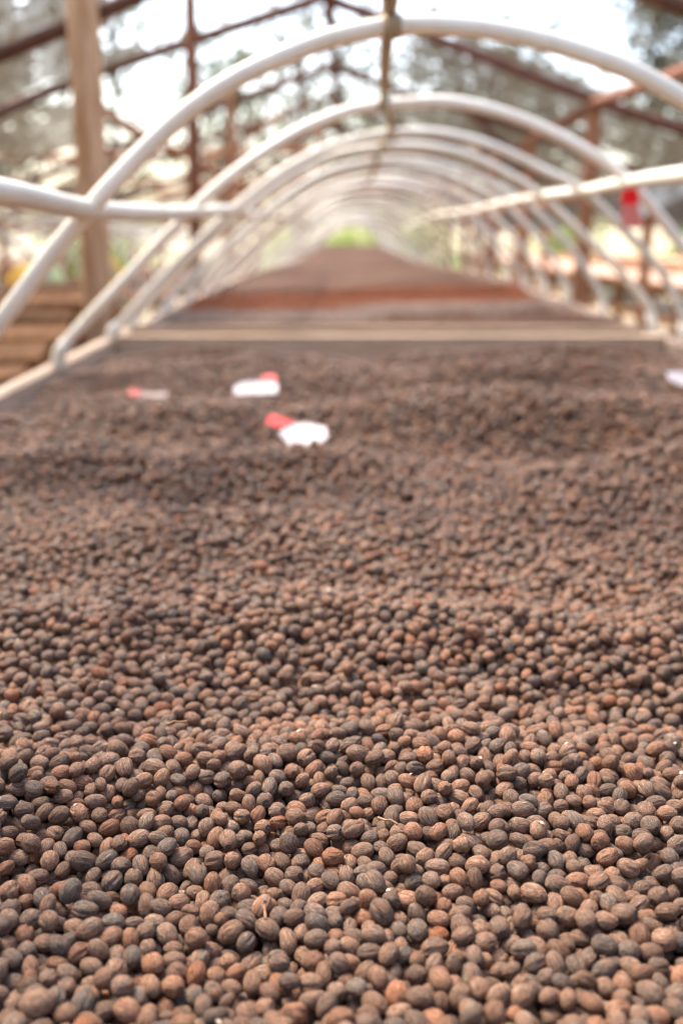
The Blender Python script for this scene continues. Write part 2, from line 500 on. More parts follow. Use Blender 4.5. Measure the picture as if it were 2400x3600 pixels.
# ------------------------------------------------------------------ cherry shapes
def ico(sub):
    import bmesh
    b = bmesh.new()
    bmesh.ops.create_icosphere(b, subdivisions=sub, radius=1.0)
    V = np.array([v.co[:] for v in b.verts]); F = np.array([[v.index for v in f.verts] for f in b.faces])
    b.free()
    return V, F
ICO_V, ICO_F = ico(4)
NV = 14
AX = np.zeros((NV, 3))
VAR = {}
def cherry_shape(k, mat, tagname):
    g = np.random.default_rng(100 + k)
    p = ICO_V.copy()
    ax = np.array([1.0, g.uniform(0.68, 0.80), g.uniform(0.64, 0.76)])
    if k % 6 == 4: ax = np.array([0.9, g.uniform(0.80, 0.86), g.uniform(0.78, 0.84)])
    AX[k] = ax
    th = np.arctan2(p[:, 2], p[:, 1])
    x = p[:, 0]
    eq = np.clip(1 - x ** 2, 0, 1)
    r = np.ones(len(p))
    # shrivelled skin: ridges from end to end
    for n in range(3):
        q = int(g.integers(6, 15))
        tw = g.uniform(-0.5, 0.5)
        r += 0.017 * g.uniform(0.2, 1.3) * eq * (1 - 2 * np.abs(np.sin(q * (th + tw * x) / 2 + g.uniform(0, 6))))
    # low dents
    for n in range(6):
        d = g.normal(size=3); d /= np.linalg.norm(d)
        r -= g.uniform(-0.05, 0.15) * np.exp(-(1 - p @ d) / g.uniform(0.04, 0.22))
    # seam groove between the two seeds
    if k % 3 != 2:
        for t0 in ([g.uniform(0, 6.28)] if k % 2 else [1.2, 1.2 + math.pi]):
            dth = np.angle(np.exp(1j * (th - t0 - 0.15 * x)))
            r -= g.uniform(0.08, 0.15) * np.exp(-(dth / 0.17) ** 2) * np.clip(eq * 1.5, 0, 1)
            r += 0.025 * np.exp(-((np.abs(dth) - 0.4) / 0.2) ** 2) * eq
    # disc scar on the flower end, pinched stalk end
    rho = np.sqrt(np.clip(1 - x ** 2, 0, 1))
    s = x > 0
    r += np.where(s, 0.05 * np.exp(-((rho - 0.24) / 0.07) ** 2) - 0.10 * np.exp(-(rho / 0.15) ** 2), 0)
    r += np.where(~s, -0.07 * np.exp(-(rho / 0.16) ** 2) + 0.02 * np.exp(-((rho - 0.3) / 0.1) ** 2), 0)
    q = p * r[:, None]
    q[:, 1:] *= (1 + g.uniform(-0.10, 0.10) * x)[:, None]
    q[:, 2] += g.uniform(-0.07, 0.07) * (x ** 2 - 0.3)
    q *= ax
    return np_mesh(tagname, q, ICO_F, mat)
for k in range(NV):
    VAR[k] = cherry_shape(k, M['cherry'], 'coffee_cherry_%02d' % k)

def rot_mats(n, g, tilt):
    az = g.uniform(0, 2 * np.pi, n); el = g.normal(0, tilt, n); ro = g.uniform(0, 2 * np.pi, n)
    ca, sa, ce, se, cr, sr = np.cos(az), np.sin(az), np.cos(el), np.sin(el), np.cos(ro), np.sin(ro)
    Z = np.zeros(n); O = np.ones(n)
    Rz = np.stack([ca, -sa, Z, sa, ca, Z, Z, Z, O], 1).reshape(n, 3, 3)
    Ry = np.stack([ce, Z, se, Z, O, Z, -se, Z, ce], 1).reshape(n, 3, 3)
    Rx = np.stack([O, Z, Z, Z, cr, -sr, Z, sr, cr], 1).reshape(n, 3, 3)
    e = np.stack([ro, el, az], 1)     # XYZ euler: Rz @ Ry @ Rx
    return Rz @ Ry @ Rx, e

def neighbour_pairs(P, cell):
    ij = np.floor((P[:, :2] - P[:, :2].min(0)) / cell).astype(np.int64) + 1
    W = int(ij[:, 1].max()) + 2
    key = ij[:, 0] * W + ij[:, 1]
    order = np.argsort(key, kind='stable'); ks = key[order]
    n = len(P)
    I, J = [], []
    for dx, dy in ((0, 0), (0, 1), (1, -1), (1, 0), (1, 1)):
        tgt = key + dx * W + dy
        lo = np.searchsorted(ks, tgt, 'left'); hi = np.searchsorted(ks, tgt, 'right')
        cnt = hi - lo
        for m in range(int(cnt.max())):
            ok = np.nonzero(cnt > m)[0]
            j = order[lo[ok] + m]
            if dx == 0 and dy == 0:
                s = ok < j; ok, j = ok[s], j[s]
            I.append(ok); J.append(j)
    I = np.concatenate(I); J = np.concatenate(J)
    d = P[I] - P[J]
    s = (d * d).sum(1) < cell * cell
    return I[s], J[s]

def pack():
    """drop cherries on the heap in layers and push them apart until they rest on each other"""
    g = np.random.default_rng(5)
    pts = []
    sp = 0.0104
    for lay, (z, dens) in enumerate(((0.0038, 0.60), (0.0112, 0.82), (0.0190, 0.36))):
        xs = np.arange(BX0 + 0.006, BX1 - 0.006, sp); ys = np.arange(0.16, PLANK_Y - 0.006, sp * 0.866)
        X, Y = np.meshgrid(xs, ys)
        X = X + (np.arange(len(ys)) % 2)[:, None] * sp / 2 + lay * 0.004
        X = X.ravel() + g.normal(0, 0.003, X.size); Y = Y.ravel() + g.normal(0, 0.003, Y.size)
        keep = g.uniform(size=X.size) < dens
        if lay == 0: keep &= (Y < 1.5)
        pts.append(np.stack([X[keep], Y[keep], np.full(keep.sum(), z)], 1))
    P = np.concatenate(pts)
    n = len(P)
    P[:, 2] += heap_h(P[:, 0], P[:, 1]) - 0.0175
    var = g.integers(0, NV, n)
    scl = 0.0064 * np.clip(g.normal(1.0, 0.10, n), 0.78, 1.24)
    Rm, e = rot_mats(n, g, 0.42)
    ax = AX[var] * scl[:, None]
    RmT = np.ascontiguousarray(Rm.transpose(0, 2, 1))
    for it in range(26):
        if it % 6 == 0:
            I, J = neighbour_pairs(P, 0.0155)
        P[:, 2] -= 0.0006 if it < 18 else 0.0001
        d = P[I] - P[J]
        L = np.sqrt((d * d).sum(1)) + 1e-9
        u = d / L[:, None]
        li = np.einsum('nij,nj->ni', RmT[I], u) / ax[I]; lj = np.einsum('nij,nj->ni', RmT[J], u) / ax[J]
        need = 0.99 * (1 / np.sqrt((li * li).sum(1)) + 1 / np.sqrt((lj * lj).sum(1)))
        ov = need - L
        s = ov > 0
        c = u[s] * (ov[s] * 0.45)[:, None]
        Is, Js = I[s], J[s]
        for a in range(3):
            P[:, a] += np.bincount(Is, c[:, a], n) - np.bincount(Js, c[:, a], n)
        lo = heap_h(P[:, 0], P[:, 1]) - 0.0175 + 0.0030
        P[:, 2] = np.maximum(P[:, 2], lo)
        P[:, 0] = np.clip(P[:, 0], BX0 + 0.005, BX1 - 0.005)
        P[:, 1] = np.minimum(P[:, 1], PLANK_Y - 0.006)
    return P, var, scl, e, ax
P, VARI, SCL, EUL, AXS = pack()

# the 300 cherries that show largest: paint discs from far to near and count
def largest(n_want):
    fw = np.array([-math.sin(YAW) * math.cos(PITCH), math.cos(YAW) * math.cos(PITCH), -math.sin(PITCH)])
    rt = np.array([math.cos(YAW), math.sin(YAW), 0]); up = np.cross(rt, fw)
    v = P - np.array([0, 0, CAM_Z])
    z = v @ fw
    f = 3500 / 2400 * 480
    px = 240 + f * (v @ rt) / z; py = 360 - f * (v @ up) / z
    rr = f * AXS.mean(1) / z
    c = np.nonzero((P[:, 1] < 0.8) & (px > -4) & (px < 484) & (py > 0) & (py < 724) & (z > 0.1))[0]
    c = c[np.argsort(-z[c])]
    buf = np.full((720, 480), -1, np.int64)
    for i in c:
        r = rr[i]
        x0, x1 = max(int(px[i] - r), 0), min(int(px[i] + r) + 1, 480)
        y0, y1 = max(int(py[i] - r), 0), min(int(py[i] + r) + 1, 720)
        if x0 >= x1 or y0 >= y1: continue
        yy, xx = np.ogrid[y0:y1, x0:x1]
        m = (xx - px[i]) ** 2 + (yy - py[i]) ** 2 < r * r
        buf[y0:y1, x0:x1][m] = i
    cnt = np.bincount(buf[buf >= 0], minlength=len(P))
    top = np.argsort(-cnt)[:n_want]
    # what sets each one apart: its size, its form, how it lies, where it is
    lab = {}
    med = np.median(AXS[top, 0])
    for i in top:
        i = int(i)
        size = 'small' if AXS[i, 0] < med * 0.90 else ('large' if AXS[i, 0] > med * 1.10 else 'medium')
        form = 'rounded' if VARI[i] % 6 == 4 else ('grooved oval' if VARI[i] % 3 != 2 else 'smooth oval')
        a, e = EUL[i][2] % math.pi, EUL[i][1]
        lie = 'upright' if abs(math.sin(e)) > 0.6 else ('lying across' if a < 0.45 or a > 2.69 else ('end-on' if 1.12 < a < 2.02 else ('slanting right' if a < 1.57 else 'slanting left')))
        u, w = px[i] / 480, py[i] / 720
        col = ['far left', 'left of centre', 'central', 'right of centre', 'far right'][min(max(int(u * 5), 0), 4)]
        row = 'on the bottom edge' if w > 0.96 else ('near the bottom' if w > 0.92 else ('low down' if w > 0.88 else 'in the sharp rows'))
        lab.setdefault('%s %s brown coffee cherry %s, %s %s' % (size, form, lie, col, row), []).append(i)
    out = {}
    for t, ids in lab.items():
        ids.sort(key=lambda q: px[q])
        pre = [''] if len(ids) == 1 else (['left-hand ', 'right-hand '] if len(ids) == 2 else ['leftmost ', 'second ', 'third ', 'fourth ', 'fifth ', 'sixth ', 'seventh ', 'eighth ', 'ninth ', 'tenth ', 'eleventh ', 'twelfth '][:len(ids) - 1] + ['rightmost '])
        for q, p_ in zip(ids, pre): out[q] = p_ + t
        for q in ids: out.setdefault(q, t)
    return top, out
TOP, CHERRY_LABEL = largest(300)
for i in TOP:
    o = bpy.data.objects.new('coffee_cherry', VAR[int(VARI[i])])
    o.location = P[i]; o.rotation_euler = Euler(EUL[i], 'XYZ'); o.scale = [SCL[i]] * 3
    link(o)
    tag(o, CHERRY_LABEL[int(i)], 'coffee cherry', 'closest dried coffee cherries')

def scatter(name, P, var, scl, eul, meshes, label, cat, parent=None):
    """one mass of cherries: points that carry the shapes as instances"""
    coll = bpy.data.collections.new(name + '_shapes')
    for k, me in enumerate(meshes):
        coll.objects.link(bpy.data.objects.new('%s_shape_%02d' % (name, k), me))
    me = bpy.data.meshes.new(name)
    me.vertices.add(len(P)); me.vertices.foreach_set('co', np.asarray(P, np.float32).ravel())
    a = me.attributes.new('spin', 'FLOAT_VECTOR', 'POINT'); a.data.foreach_set('vector', np.asarray(eul, np.float32).ravel())
    a = me.attributes.new('size', 'FLOAT', 'POINT'); a.data.foreach_set('value', np.asarray(scl, np.float32))
    a = me.attributes.new('shape', 'INT', 'POINT'); a.data.foreach_set('value', np.asarray(var, np.int32))
    o = link(bpy.data.objects.new(name, me), parent)
    ng = bpy.data.node_groups.new(name + '_nodes', 'GeometryNodeTree')
    ng.interface.new_socket('Geometry', in_out='INPUT', socket_type='NodeSocketGeometry')
    ng.interface.new_socket('Geometry', in_out='OUTPUT', socket_type='NodeSocketGeometry')
    N = ng.nodes.new
    gi, go = N('NodeGroupInput'), N('NodeGroupOutput')
    ci = N('GeometryNodeCollectionInfo'); ci.inputs['Collection'].default_value = coll
    ci.inputs['Separate Children'].default_value = True; ci.inputs['Reset Children'].default_value = True
    ip = N('GeometryNodeInstanceOnPoints'); ip.inputs['Pick Instance'].default_value = True
    def attr(t, nm):
        n = N('GeometryNodeInputNamedAttribute'); n.data_type = t; n.inputs['Name'].default_value = nm
        return [s for s in n.outputs if s.enabled and s.name == 'Attribute'][0]
    ng.links.new(gi.outputs[0], ip.inputs['Points'])
    ng.links.new(ci.outputs[0], ip.inputs['Instance'])
    ng.links.new(attr('INT', 'shape'), ip.inputs['Instance Index'])
    ng.links.new(attr('FLOAT_VECTOR', 'spin'), ip.inputs['Rotation'])
    ng.links.new(attr('FLOAT', 'size'), ip.inputs['Scale'])
    ng.links.new(ip.outputs[0], go.inputs[0])
    md = o.modifiers.new('scatter', 'NODES'); md.node_group = ng
    tag(o, label, cat, kind='stuff')
    return o
rest = np.ones(len(P), bool); rest[TOP] = False
scatter('cherry_heap', P[rest], VARI[rest], SCL[rest], EUL[rest], [VAR[k] for k in range(NV)],
        'deep spread of dried brown coffee cherries filling the bed up to the cross plank', 'coffee cherries')

# the next batches beyond the cross board
def far_h(x, y):
    return 0.900 + drop(y) + 0.016 * vnoise(x, y, 0.55, 31) + 0.022 * vnoise(x * 0.35, y, 0.40, 32) - 0.03 * np.clip(1 - (y - PLANK_Y - 0.24) / 0.3, 0, 1)
def far_scatter(name, y0f, y1f, dens, mat, label, cat, seed):
    g = np.random.default_rng(seed)
    n = int((BX1 - BX0) * 2.6 * dens)
    x = g.uniform(BX0 + .006, BX1 - .006, n); y = g.uniform(y0f.min() if hasattr(y0f, 'min') else y0f[0], y1f[1], n)
    w = 0.26 * vnoise(x, y * 0, 0.5, 77) + 0.12 * vnoise(x, y, 0.12, 78) + g.normal(0, 0.06, n)
    ok = (y > y0f[1] + (w if y0f[0] != y0f[1] else 0)) & (y < y1f[0] + w)
    x, y = x[ok], y[ok]; n = len(x)
    e = rot_mats(n, g, 0.5)[1]
    ms = [cherry_shape(k, mat, '%s_%02d' % (name, k)) for k in range(5)]
    Pp = np.stack([x, y, far_h(x, y) + g.uniform(-0.003, 0.006, n)], 1)
    scatter(name, Pp, g.integers(0, 5, n), 0.0063 * g.uniform(.8, 1.25, n), e, ms, label, cat)
far_scatter('cherry_layer', (PLANK_Y + 0.24, PLANK_Y + 0.24), (3.75, 4.0), 6500, M['cherry_far'],
            'layer of dried brown coffee cherries just beyond the cross plank', 'coffee cherries', 41)
far_scatter('pale_cherry_layer', (3.55, 3.75), (4.15, 4.4), 7000, M['cherry_pale'],
            'thin pale greyish strip of coffee cherries in front of the rust-red band', 'coffee cherries', 43)
far_scatter('red_cherry_layer', (3.95, 4.15), (5.35, 5.6), 7000, M['cherry_red'],
            'band of fresher red-brown coffee cherries across the bed behind the pale strip', 'coffee cherries', 42)
fm = grid_mesh('cherry_sheet', BX0, BX1, PLANK_Y + 0.235, BED_END, 60, 500, lambda X, Y: far_h(X, Y) - 0.004, M['layer'])
tag(link(bpy.data.objects.new('cherry_sheet', fm)), 'brown cherries receding down the bed towards the bright end of the tunnel', 'coffee cherries', kind='stuff')

# ------------------------------------------------------------------ hoops of the tunnel
GEN = [(-0.676, 0.915), (-0.672, 0.94), (-0.650, 0.97), (-0.50, 1.115), (-0.33, 1.262), (-0.19, 1.368), (-0.07, 1.432), (0.06, 1.466), (0.17, 1.477),
       (0.31, 1.466), (0.435, 1.43), (0.56, 1.374), (0.67, 1.310), (0.79, 1.195), (0.88, 1.085), (0.945, 0.98), (0.957, 0.93), (0.958, 0.86)]
A1 = [(-0.690, 0.84), (-0.686, 0.89), (-0.60, 0.975), (-0.48, 1.1), (-0.394, 1.199), (-0.299, 1.295), (-0.203, 1.376), (-0.11, 1.428), (0.003, 1.466), (0.114, 1.477),
      (0.227, 1.464), (0.341, 1.433), (0.439, 1.388), (0.56, 1.31), (0.70, 1.19), (0.84, 1.05), (0.945, 0.92), (0.955, 0.84)]
A2 = [(-0.660, 0.918), (-0.652, 0.950), (-0.620, 0.988), (-0.514, 1.092), (-0.354, 1.245), (-0.276, 1.312), (-0.181, 1.378), (-0.087, 1.43), (0.005, 1.464), (0.078, 1.475), (0.188, 1.483),
      (0.279, 1.473), (0.372, 1.447), (0.466, 1.408), (0.562, 1.356), (0.632, 1.303), (0.734, 1.194), (0.84, 1.06), (0.94, 0.93), (0.952, 0.86)]
A3 = [(-0.668, 0.918), (-0.660, 0.94), (-0.632, 0.965), (-0.478, 1.121), (-0.304, 1.272), (-0.183, 1.361), (-0.064, 1.423), (0.053, 1.456), (0.182, 1.469),
      (0.299, 1.458), (0.417, 1.423), (0.537, 1.369), (0.647, 1.317), (0.786, 1.196), (0.88, 1.10), (0.945, 0.99), (0.957, 0.93), (0.958, 0.86)]
A4 = [(-0.672, 0.918), (-0.668, 0.935), (-0.640, 0.965), (-0.49, 1.12), (-0.31, 1.268), (-0.17, 1.368), (-0.05, 1.425), (0.08, 1.449), (0.201, 1.455),
      (0.331, 1.437), (0.463, 1.387), (0.571, 1.325), (0.709, 1.212), (0.837, 1.096), (0.930, 0.995), (0.957, 0.93), (0.958, 0.86)]
HOOPS = [(1.40, A1), (2.28, A2), (2.85, A3), (3.15, A4)]
y = 3.78
while y < 29.5:
    HOOPS.append((y, None)); y += random.uniform(0.48, 0.66) if y < 6 else random.uniform(0.60, 0.85)
ORD = ['large white pipe hoop arching closest over the cherries, its feet outside the picture',
       'white pipe hoop second from the front, its elbow foot on the near rail',
       'white pipe hoop third from the front, its foot beside the cross plank',
       'white pipe hoop fourth from the front, right foot at the cross plank end',
       ] + ['%s white pipe hoop from the front of the tunnel' % w for w in 'fifth sixth seventh eighth ninth tenth eleventh twelfth thirteenth fourteenth'.split()]
for k, (Y, prof) in enumerate(HOOPS):
    dz = float(drop(Y))
    if prof is None:
        sx = random.uniform(0.98, 1.02); sz = random.uniform(0.93, 1.02); ox = random.uniform(-.012, .012)
        prof = [(0.14 + (x - 0.14) * (sx if 2 < i < len(GEN) - 3 else 1) + (ox if 2 < i < len(GEN) - 3 else 0), 0.88 + (z - 0.88) * sz) for i, (x, z) in enumerate(GEN)]
    lean = random.uniform(-0.03, 0.03) if k > 3 else 0
    t = empty('pipe_hoop', (0.14, Y, dz))
    tag(t, ORD[k] if k < len(ORD) else 'faint pale hoop far down the tunnel, past the fourteenth from the front', 'pipe hoop', 'hoops of the tunnel')
    pts = [(x - 0.14, lean * (z - 0.9) / 0.57 + 0.004 * math.sin(7 * x + k), z) for x, z in prof]
    path = smooth_path(pts, 4 if k < 8 else 2)
    MB().tube(path, 0.0127, 12 if k < 6 else 8).build('pipe', M['pipe'], t, True)
    for a, b, c in ((0, 1, 2), (-1, -2, -3)):
        p0, p1, p2 = Vector(pts[a]), Vector(pts[b]), Vector(pts[c])
        q = p1 + (p2 - p1) * 0.55
        MB().tube([p0 + Vector((0, 0, -0.004)), p0, p1, q], 0.0165 if a == 0 else 0.0146, 10).build('sleeve', M['pipe'], t, True)
    if k < 8:
        # cord lashings where the ridge stick and the side pipes cross
        for xt in ((0.06 if Y < 2 else (0.085 if Y < 2.5 else 0.115)) - 0.14,):
            i = min(range(2, len(path) - 2), key=lambda q: abs(path[q].x - xt))
            u = (path[i + 1] - path[i - 1]).normalized() * 0.012
            c = path[i]
            MB().tube([c - u, c - u * 0.4, c + u * 0.4, c + u], [0.0140, 0.0165, 0.0160, 0.0138], 10).build('lashing', M['bark_tan'], t, True)

# side pipes and ridge sticks that tie the hoops together
def run_pipe(name, pts, r, mat, label, cat, group=None, sub=4):
    o = MB().tube(smooth_path(pts, sub), r, 12).build(name, mat, None, True)
    return tag(o, label, cat, group)
run_pipe('side_pipe', [(-0.345, 0.55, 1.268), (-0.348, 1.05, 1.262), (-0.346, 1.42, 1.249), (-0.335, 1.85, 1.250), (-0.326, 2.27, 1.256), (-0.31, 2.87, 1.268), (-0.322, 3.2, 1.262)], 0.0142, M['pipe'],
         'white pipe tied along the left side of the hoops, level with the eye', 'pipe')
run_pipe('side_pipe', [(0.545, 1.1, 1.300), (0.576, 1.8, 1.312), (0.610, 2.27, 1.318), (0.645, 2.87, 1.318), (0.600, 3.17, 1.314), (0.575, 3.95, 1.302), (0.60, 4.6, 1.30)], 0.0145, M['pipe'],
         'white pipe tied along the right side of the hoops, above the red tag', 'pipe')
for (ya, yb, x, z, lab) in ((3.2, 9.6, -0.315, 1.262, 'thin pale pipe continuing along the left of the hoops deeper in the tunnel'),
                            (4.5, 10.2, 0.60, 1.292, 'thin pale pipe continuing along the right of the hoops deeper in the tunnel')):
    run_pipe('side_pipe', [(x + random.uniform(-.012, .012), yy, z + float(drop(yy)) + random.uniform(-.006, .006)) for yy in np.linspace(ya, yb, 9)], 0.012, M['pipe'], lab, 'pipe')
run_pipe('ridge_stick', [(0.050, 0.75, 1.490), (0.053, 1.22, 1.4985), (0.055, 1.4, 1.4985), (0.080, 2.25, 1.5000), (0.118, 2.85, 1.492), (0.138, 3.4, 1.482)], 0.0105, M['bark_tan'],
         'tan bamboo stick running under the crowns of the nearest hoops', 'stick')
run_pipe('ridge_stick', [(0.085, 3.3, 1.494), (0.098, 4.4, 1.49), (0.112, 5.6, 1.487), (0.10, 7.2, 1.47)], 0.011, M['bark_tan'],
         'second bamboo stick along the hoop crowns, starting beside the end of the first', 'stick')

# ------------------------------------------------------------------ shade house
house = empty('shade_house', (0, 0, 0))
tag(house, 'round-timber shade house with brown rafters and torn grey shade netting over the beds', 'shade house')
RIDGE = (-0.10, 2.42)
def roof_z(x):
    return RIDGE[1] - 0.335 * abs(x - RIDGE[0])
TRUSS = [-4.1, -2.1, -0.1, 1.9, 3.9, 5.9, 7.9, 9.9, 11.9, 13.9, 15.9, 18.5]  # rear ones, unseen behind the camera, are added to cut frontal light
LEFT_X, RIGHT_X = -3.3, 2.3
for k, Y in enumerate(TRUSS):
    o = -0.16 if abs(Y - 3.9) < .1 else random.uniform(-0.05, 0.05)
    d = float(drop(Y))
    pole('rafter', (LEFT_X - 0.1, Y, roof_z(LEFT_X - 0.1) + o * 0.9 + d), (RIDGE[0] + 0.04, Y + 0.03, RIDGE[1] + o + d), 0.034, M['rafter'], house, 0.012)
    o2 = 0.0 if abs(Y - 5.9) < .1 else random.uniform(-0.04, 0.03)
    pole('rafter', (RIGHT_X + 0.1, Y + 0.06, roof_z(RIGHT_X + 0.1) + o2 + d), (RIDGE[0] - 0.04, Y + 0.09, RIDGE[1] + o2 + d), 0.034, M['rafter'], house, 0.012)
    # posts
    if Y > 2:
        if abs(Y - 3.9) < .1:
            pole('post', (-0.972, Y + 0.0, -0.05), (-0.938, Y, 2.16), 0.055, M['post_tan'], house, 0.003, taper=1.0)
        elif abs(Y - 5.9) < .1:
            pole('post', (-0.868, Y, -0.05), (-0.838, Y, 2.46), 0.040, M['post_red'], house, 0.004)
        elif abs(Y - 7.9) < .1:
            pole('post', (-0.865, Y, -0.05), (-0.840, Y, 2.30), 0.030, M['post_orange'], house, 0.008)
        elif abs(Y - 9.9) < .1:
            pole('post', (-1.43, Y, d - 0.05), (-1.40, Y, 2.2), 0.042, M['post_orange'], house, 0.005)
        elif k % 2 == 0 or Y > 9:
            pole('post', (-1.35 + random.uniform(-.35, .2), Y, d - 0.05), (-1.33 + random.uniform(-.2, .2), Y, 2.0 + d), 0.045, M['post_orange'], house, 0.006)
        if Y > 5:
            pole('post', (1.36, Y + 0.02, d - 0.05), (1.375, Y + 0.02, 1.89 + d), 0.048, M['post_orange'], house, 0.004)
        pole('post', (LEFT_X + 0.02, Y, d - 0.05), (LEFT_X + 0.02, Y, roof_z(LEFT_X) + d - 0.02), 0.045, M['post_orange'], house, 0.006)
        pole('post', (RIGHT_X, Y, d - 0.05), (RIGHT_X, Y, roof_z(RIGHT_X) + d - 0.02), 0.045, M['post_orange'], house, 0.006)
# beams along the house
def beam(x, z, y0, y1, r, mat, name='eave_beam'):
    n = 8
    pts = [(x + random.uniform(-.02, .02), yy, z + float(drop(yy)) + random.uniform(-.012, .012)) for yy in np.linspace(y0, y1, n)]
    MB().tube(smooth_path(pts, 3), r, 9).build(name, mat, house, True)
beam(1.37, 1.86, 5.85, 18.5, 0.034, M['beam_brown'])
pole('eave_beam', (1.20, 1.95, 1.70), (1.37, 5.95, 1.88), 0.032, M['beam_brown'], house, 0.004)
beam(RIGHT_X, roof_z(RIGHT_X) - 0.04, -4.2, 18.5, 0.036, M['post_orange'])
beam(LEFT_X, roof_z(LEFT_X) - 0.04, -4.2, 18.5, 0.036, M['post_orange'])
beam(-1.40, 1.86, 5.9, 18.5, 0.032, M['post_orange'])
beam(RIDGE[0], RIDGE[1] + 0.04, -4.2, 18.5, 0.034, M['rafter'], 'ridge_beam')
# cross ties and braces seen inside the far half
for Y, za in ((9.95, 1.84), (13.95, 1.78), (15.95, 1.72), (18.45, 1.70)):
    pole('tie_beam', (LEFT_X, Y + .05, za), (1.4, Y + .05, za + 0.06), 0.033, M['post_orange'], house, 0.012)
for (a, b) in (((-1.40, 9.9, 1.75), (-0.55, 9.9, 2.24)), ((1.36, 7.9, 1.62), (0.85, 7.9, 2.10)), ((-1.3, 13.9, 1.5), (-0.2, 13.9, 2.3)),
               ((-0.3, 11.9, 1.74), (-0.28, 11.9, 2.36)), ((-0.62, 15.9, 1.3), (-0.6, 15.9, 2.2)), ((0.6, 13.9, 1.7), (0.1, 13.9, 2.3)),
               ((-0.9, 18.4, -0.3), (-0.88, 18.4, 2.0)), ((0.4, 18.4, 1.6), (0.42, 18.4, 2.2))):
    pole('brace', a, b, 0.030, M['rafter'] if random.random() < .4 else M['post_orange'], house, 0.02)
# netting: one sheet per bay and slope, laid on the rafters, sagging between them
def keep_large(F, nx, nv):
    """drop scraps that hang on nothing: keep the largest connected piece of the sheet"""
    lab = np.arange(nv)
    for it in range(400):
        m = lab[F].min(1)
        new = lab.copy()
        np.minimum.at(new, F.ravel(), np.repeat(m, 4))
        if (new == lab).all(): break
        lab = new
    l = lab[F[:, 0]]
    u, c = np.unique(l, return_counts=True)
    return F[l == u[np.argmax(c)]]
def net_sheet(x0, x1, y0, y1, mat, sag=0.06, cut=None):
    nx, ny = 44, 30
    xs = np.linspace(x0, x1, nx); ys = np.linspace(y0, y1, ny)
    X, Y = np.meshgrid(xs, ys)
    s = np.sin(np.pi * (Y - y0) / (y1 - y0))
    Z = RIDGE[1] - 0.335 * np.abs(X - RIDGE[0]) + 0.045 - sag * s + 0.02 * vnoise(X, Y, 0.3, 51) + drop(Y)
    V = np.stack([X, Y, Z], -1).reshape(-1, 3)
    i = (np.arange(ny - 1)[:, None] * nx + np.arange(nx - 1)[None]).ravel()
    F = np.stack([i, i + 1, i + nx + 1, i + nx], 1)
    if cut is not None:
        cx = V[F].mean(1)
        F = keep_large(F[~cut(cx[:, 0], cx[:, 1])], nx, len(V))
    used, inv = np.unique(F, return_inverse=True)
    me = np_mesh('net_sheet', V[used], inv.reshape(F.shape), mat)
    return link(bpy.data.objects.new('net_sheet', me), house)
def tears(amount, seed):
    return lambda x, y: (vnoise(x, y, 0.55, seed) + 0.4 * vnoise(x, y, 0.16, seed + 1)) > amount
for k in range(len(TRUSS) - 1):
    y0, y1 = TRUSS[k] + 0.05, TRUSS[k + 1] - 0.03
    right_cut = tears(0.75, 200 + k)
    left_cut = tears(0.85, 300 + k)
    ym = (y0 + y1) / 2
    if -0.2 < ym < 3.9:            # unseen bays over the first heap, left open to let top light in
        right_cut = lambda x, y: (y > 0.35) & (x < 1.5 + 0.12 * vnoise(y, y * 0, 0.3, 5))
        left_cut = lambda x, y: (y > 0.35) & (x > -1.2 + 0.12 * vnoise(y, y * 0, 0.3, 6))
    elif ym < 5.9:                 # right sheet torn away up to the rafter at the joint
        right_cut = lambda x, y: x < 1.75 + 0.15 * vnoise(y, y * 0, 0.3, 7)
        left_cut = lambda x, y: x > -1.05 + 0.15 * vnoise(y, y * 0, 0.3, 8)  # left slope opened on purpose so more light reaches the heap
    elif ym > 5.9:
        gap = lambda x, y: np.abs(x - RIDGE[0]) < 0.55 + 0.25 * vnoise(x * 0, y, 0.35, 9)
        lt = tears(-0.15 if ym > 9.9 else (0.1 if ym > 7.9 else 0.6), 300 + k)
        rt_ = tears(0.1 if ym > 12 else 0.75, 200 + k)
        left_cut = lambda x, y: lt(x, y) | gap(x, y) | (x > -1.65 + 0.3 * vnoise(x * 0, y, 0.4, 12))
        right_cut = lambda x, y: rt_(x, y) | gap(x, y)
    if ym > 12:                    # the far bays keep netting on one slope only
        net_sheet(RIDGE[0] + 0.10, RIGHT_X + 0.05, y0, y1, M['net'], cut=right_cut)
        continue
    net_sheet(RIDGE[0] + 0.10, RIGHT_X + 0.05, y0, y1, M['net'], cut=right_cut)
    net_sheet(LEFT_X - 0.05, RIDGE[0] - 0.25, y0, y1, M['net'], cut=left_cut)
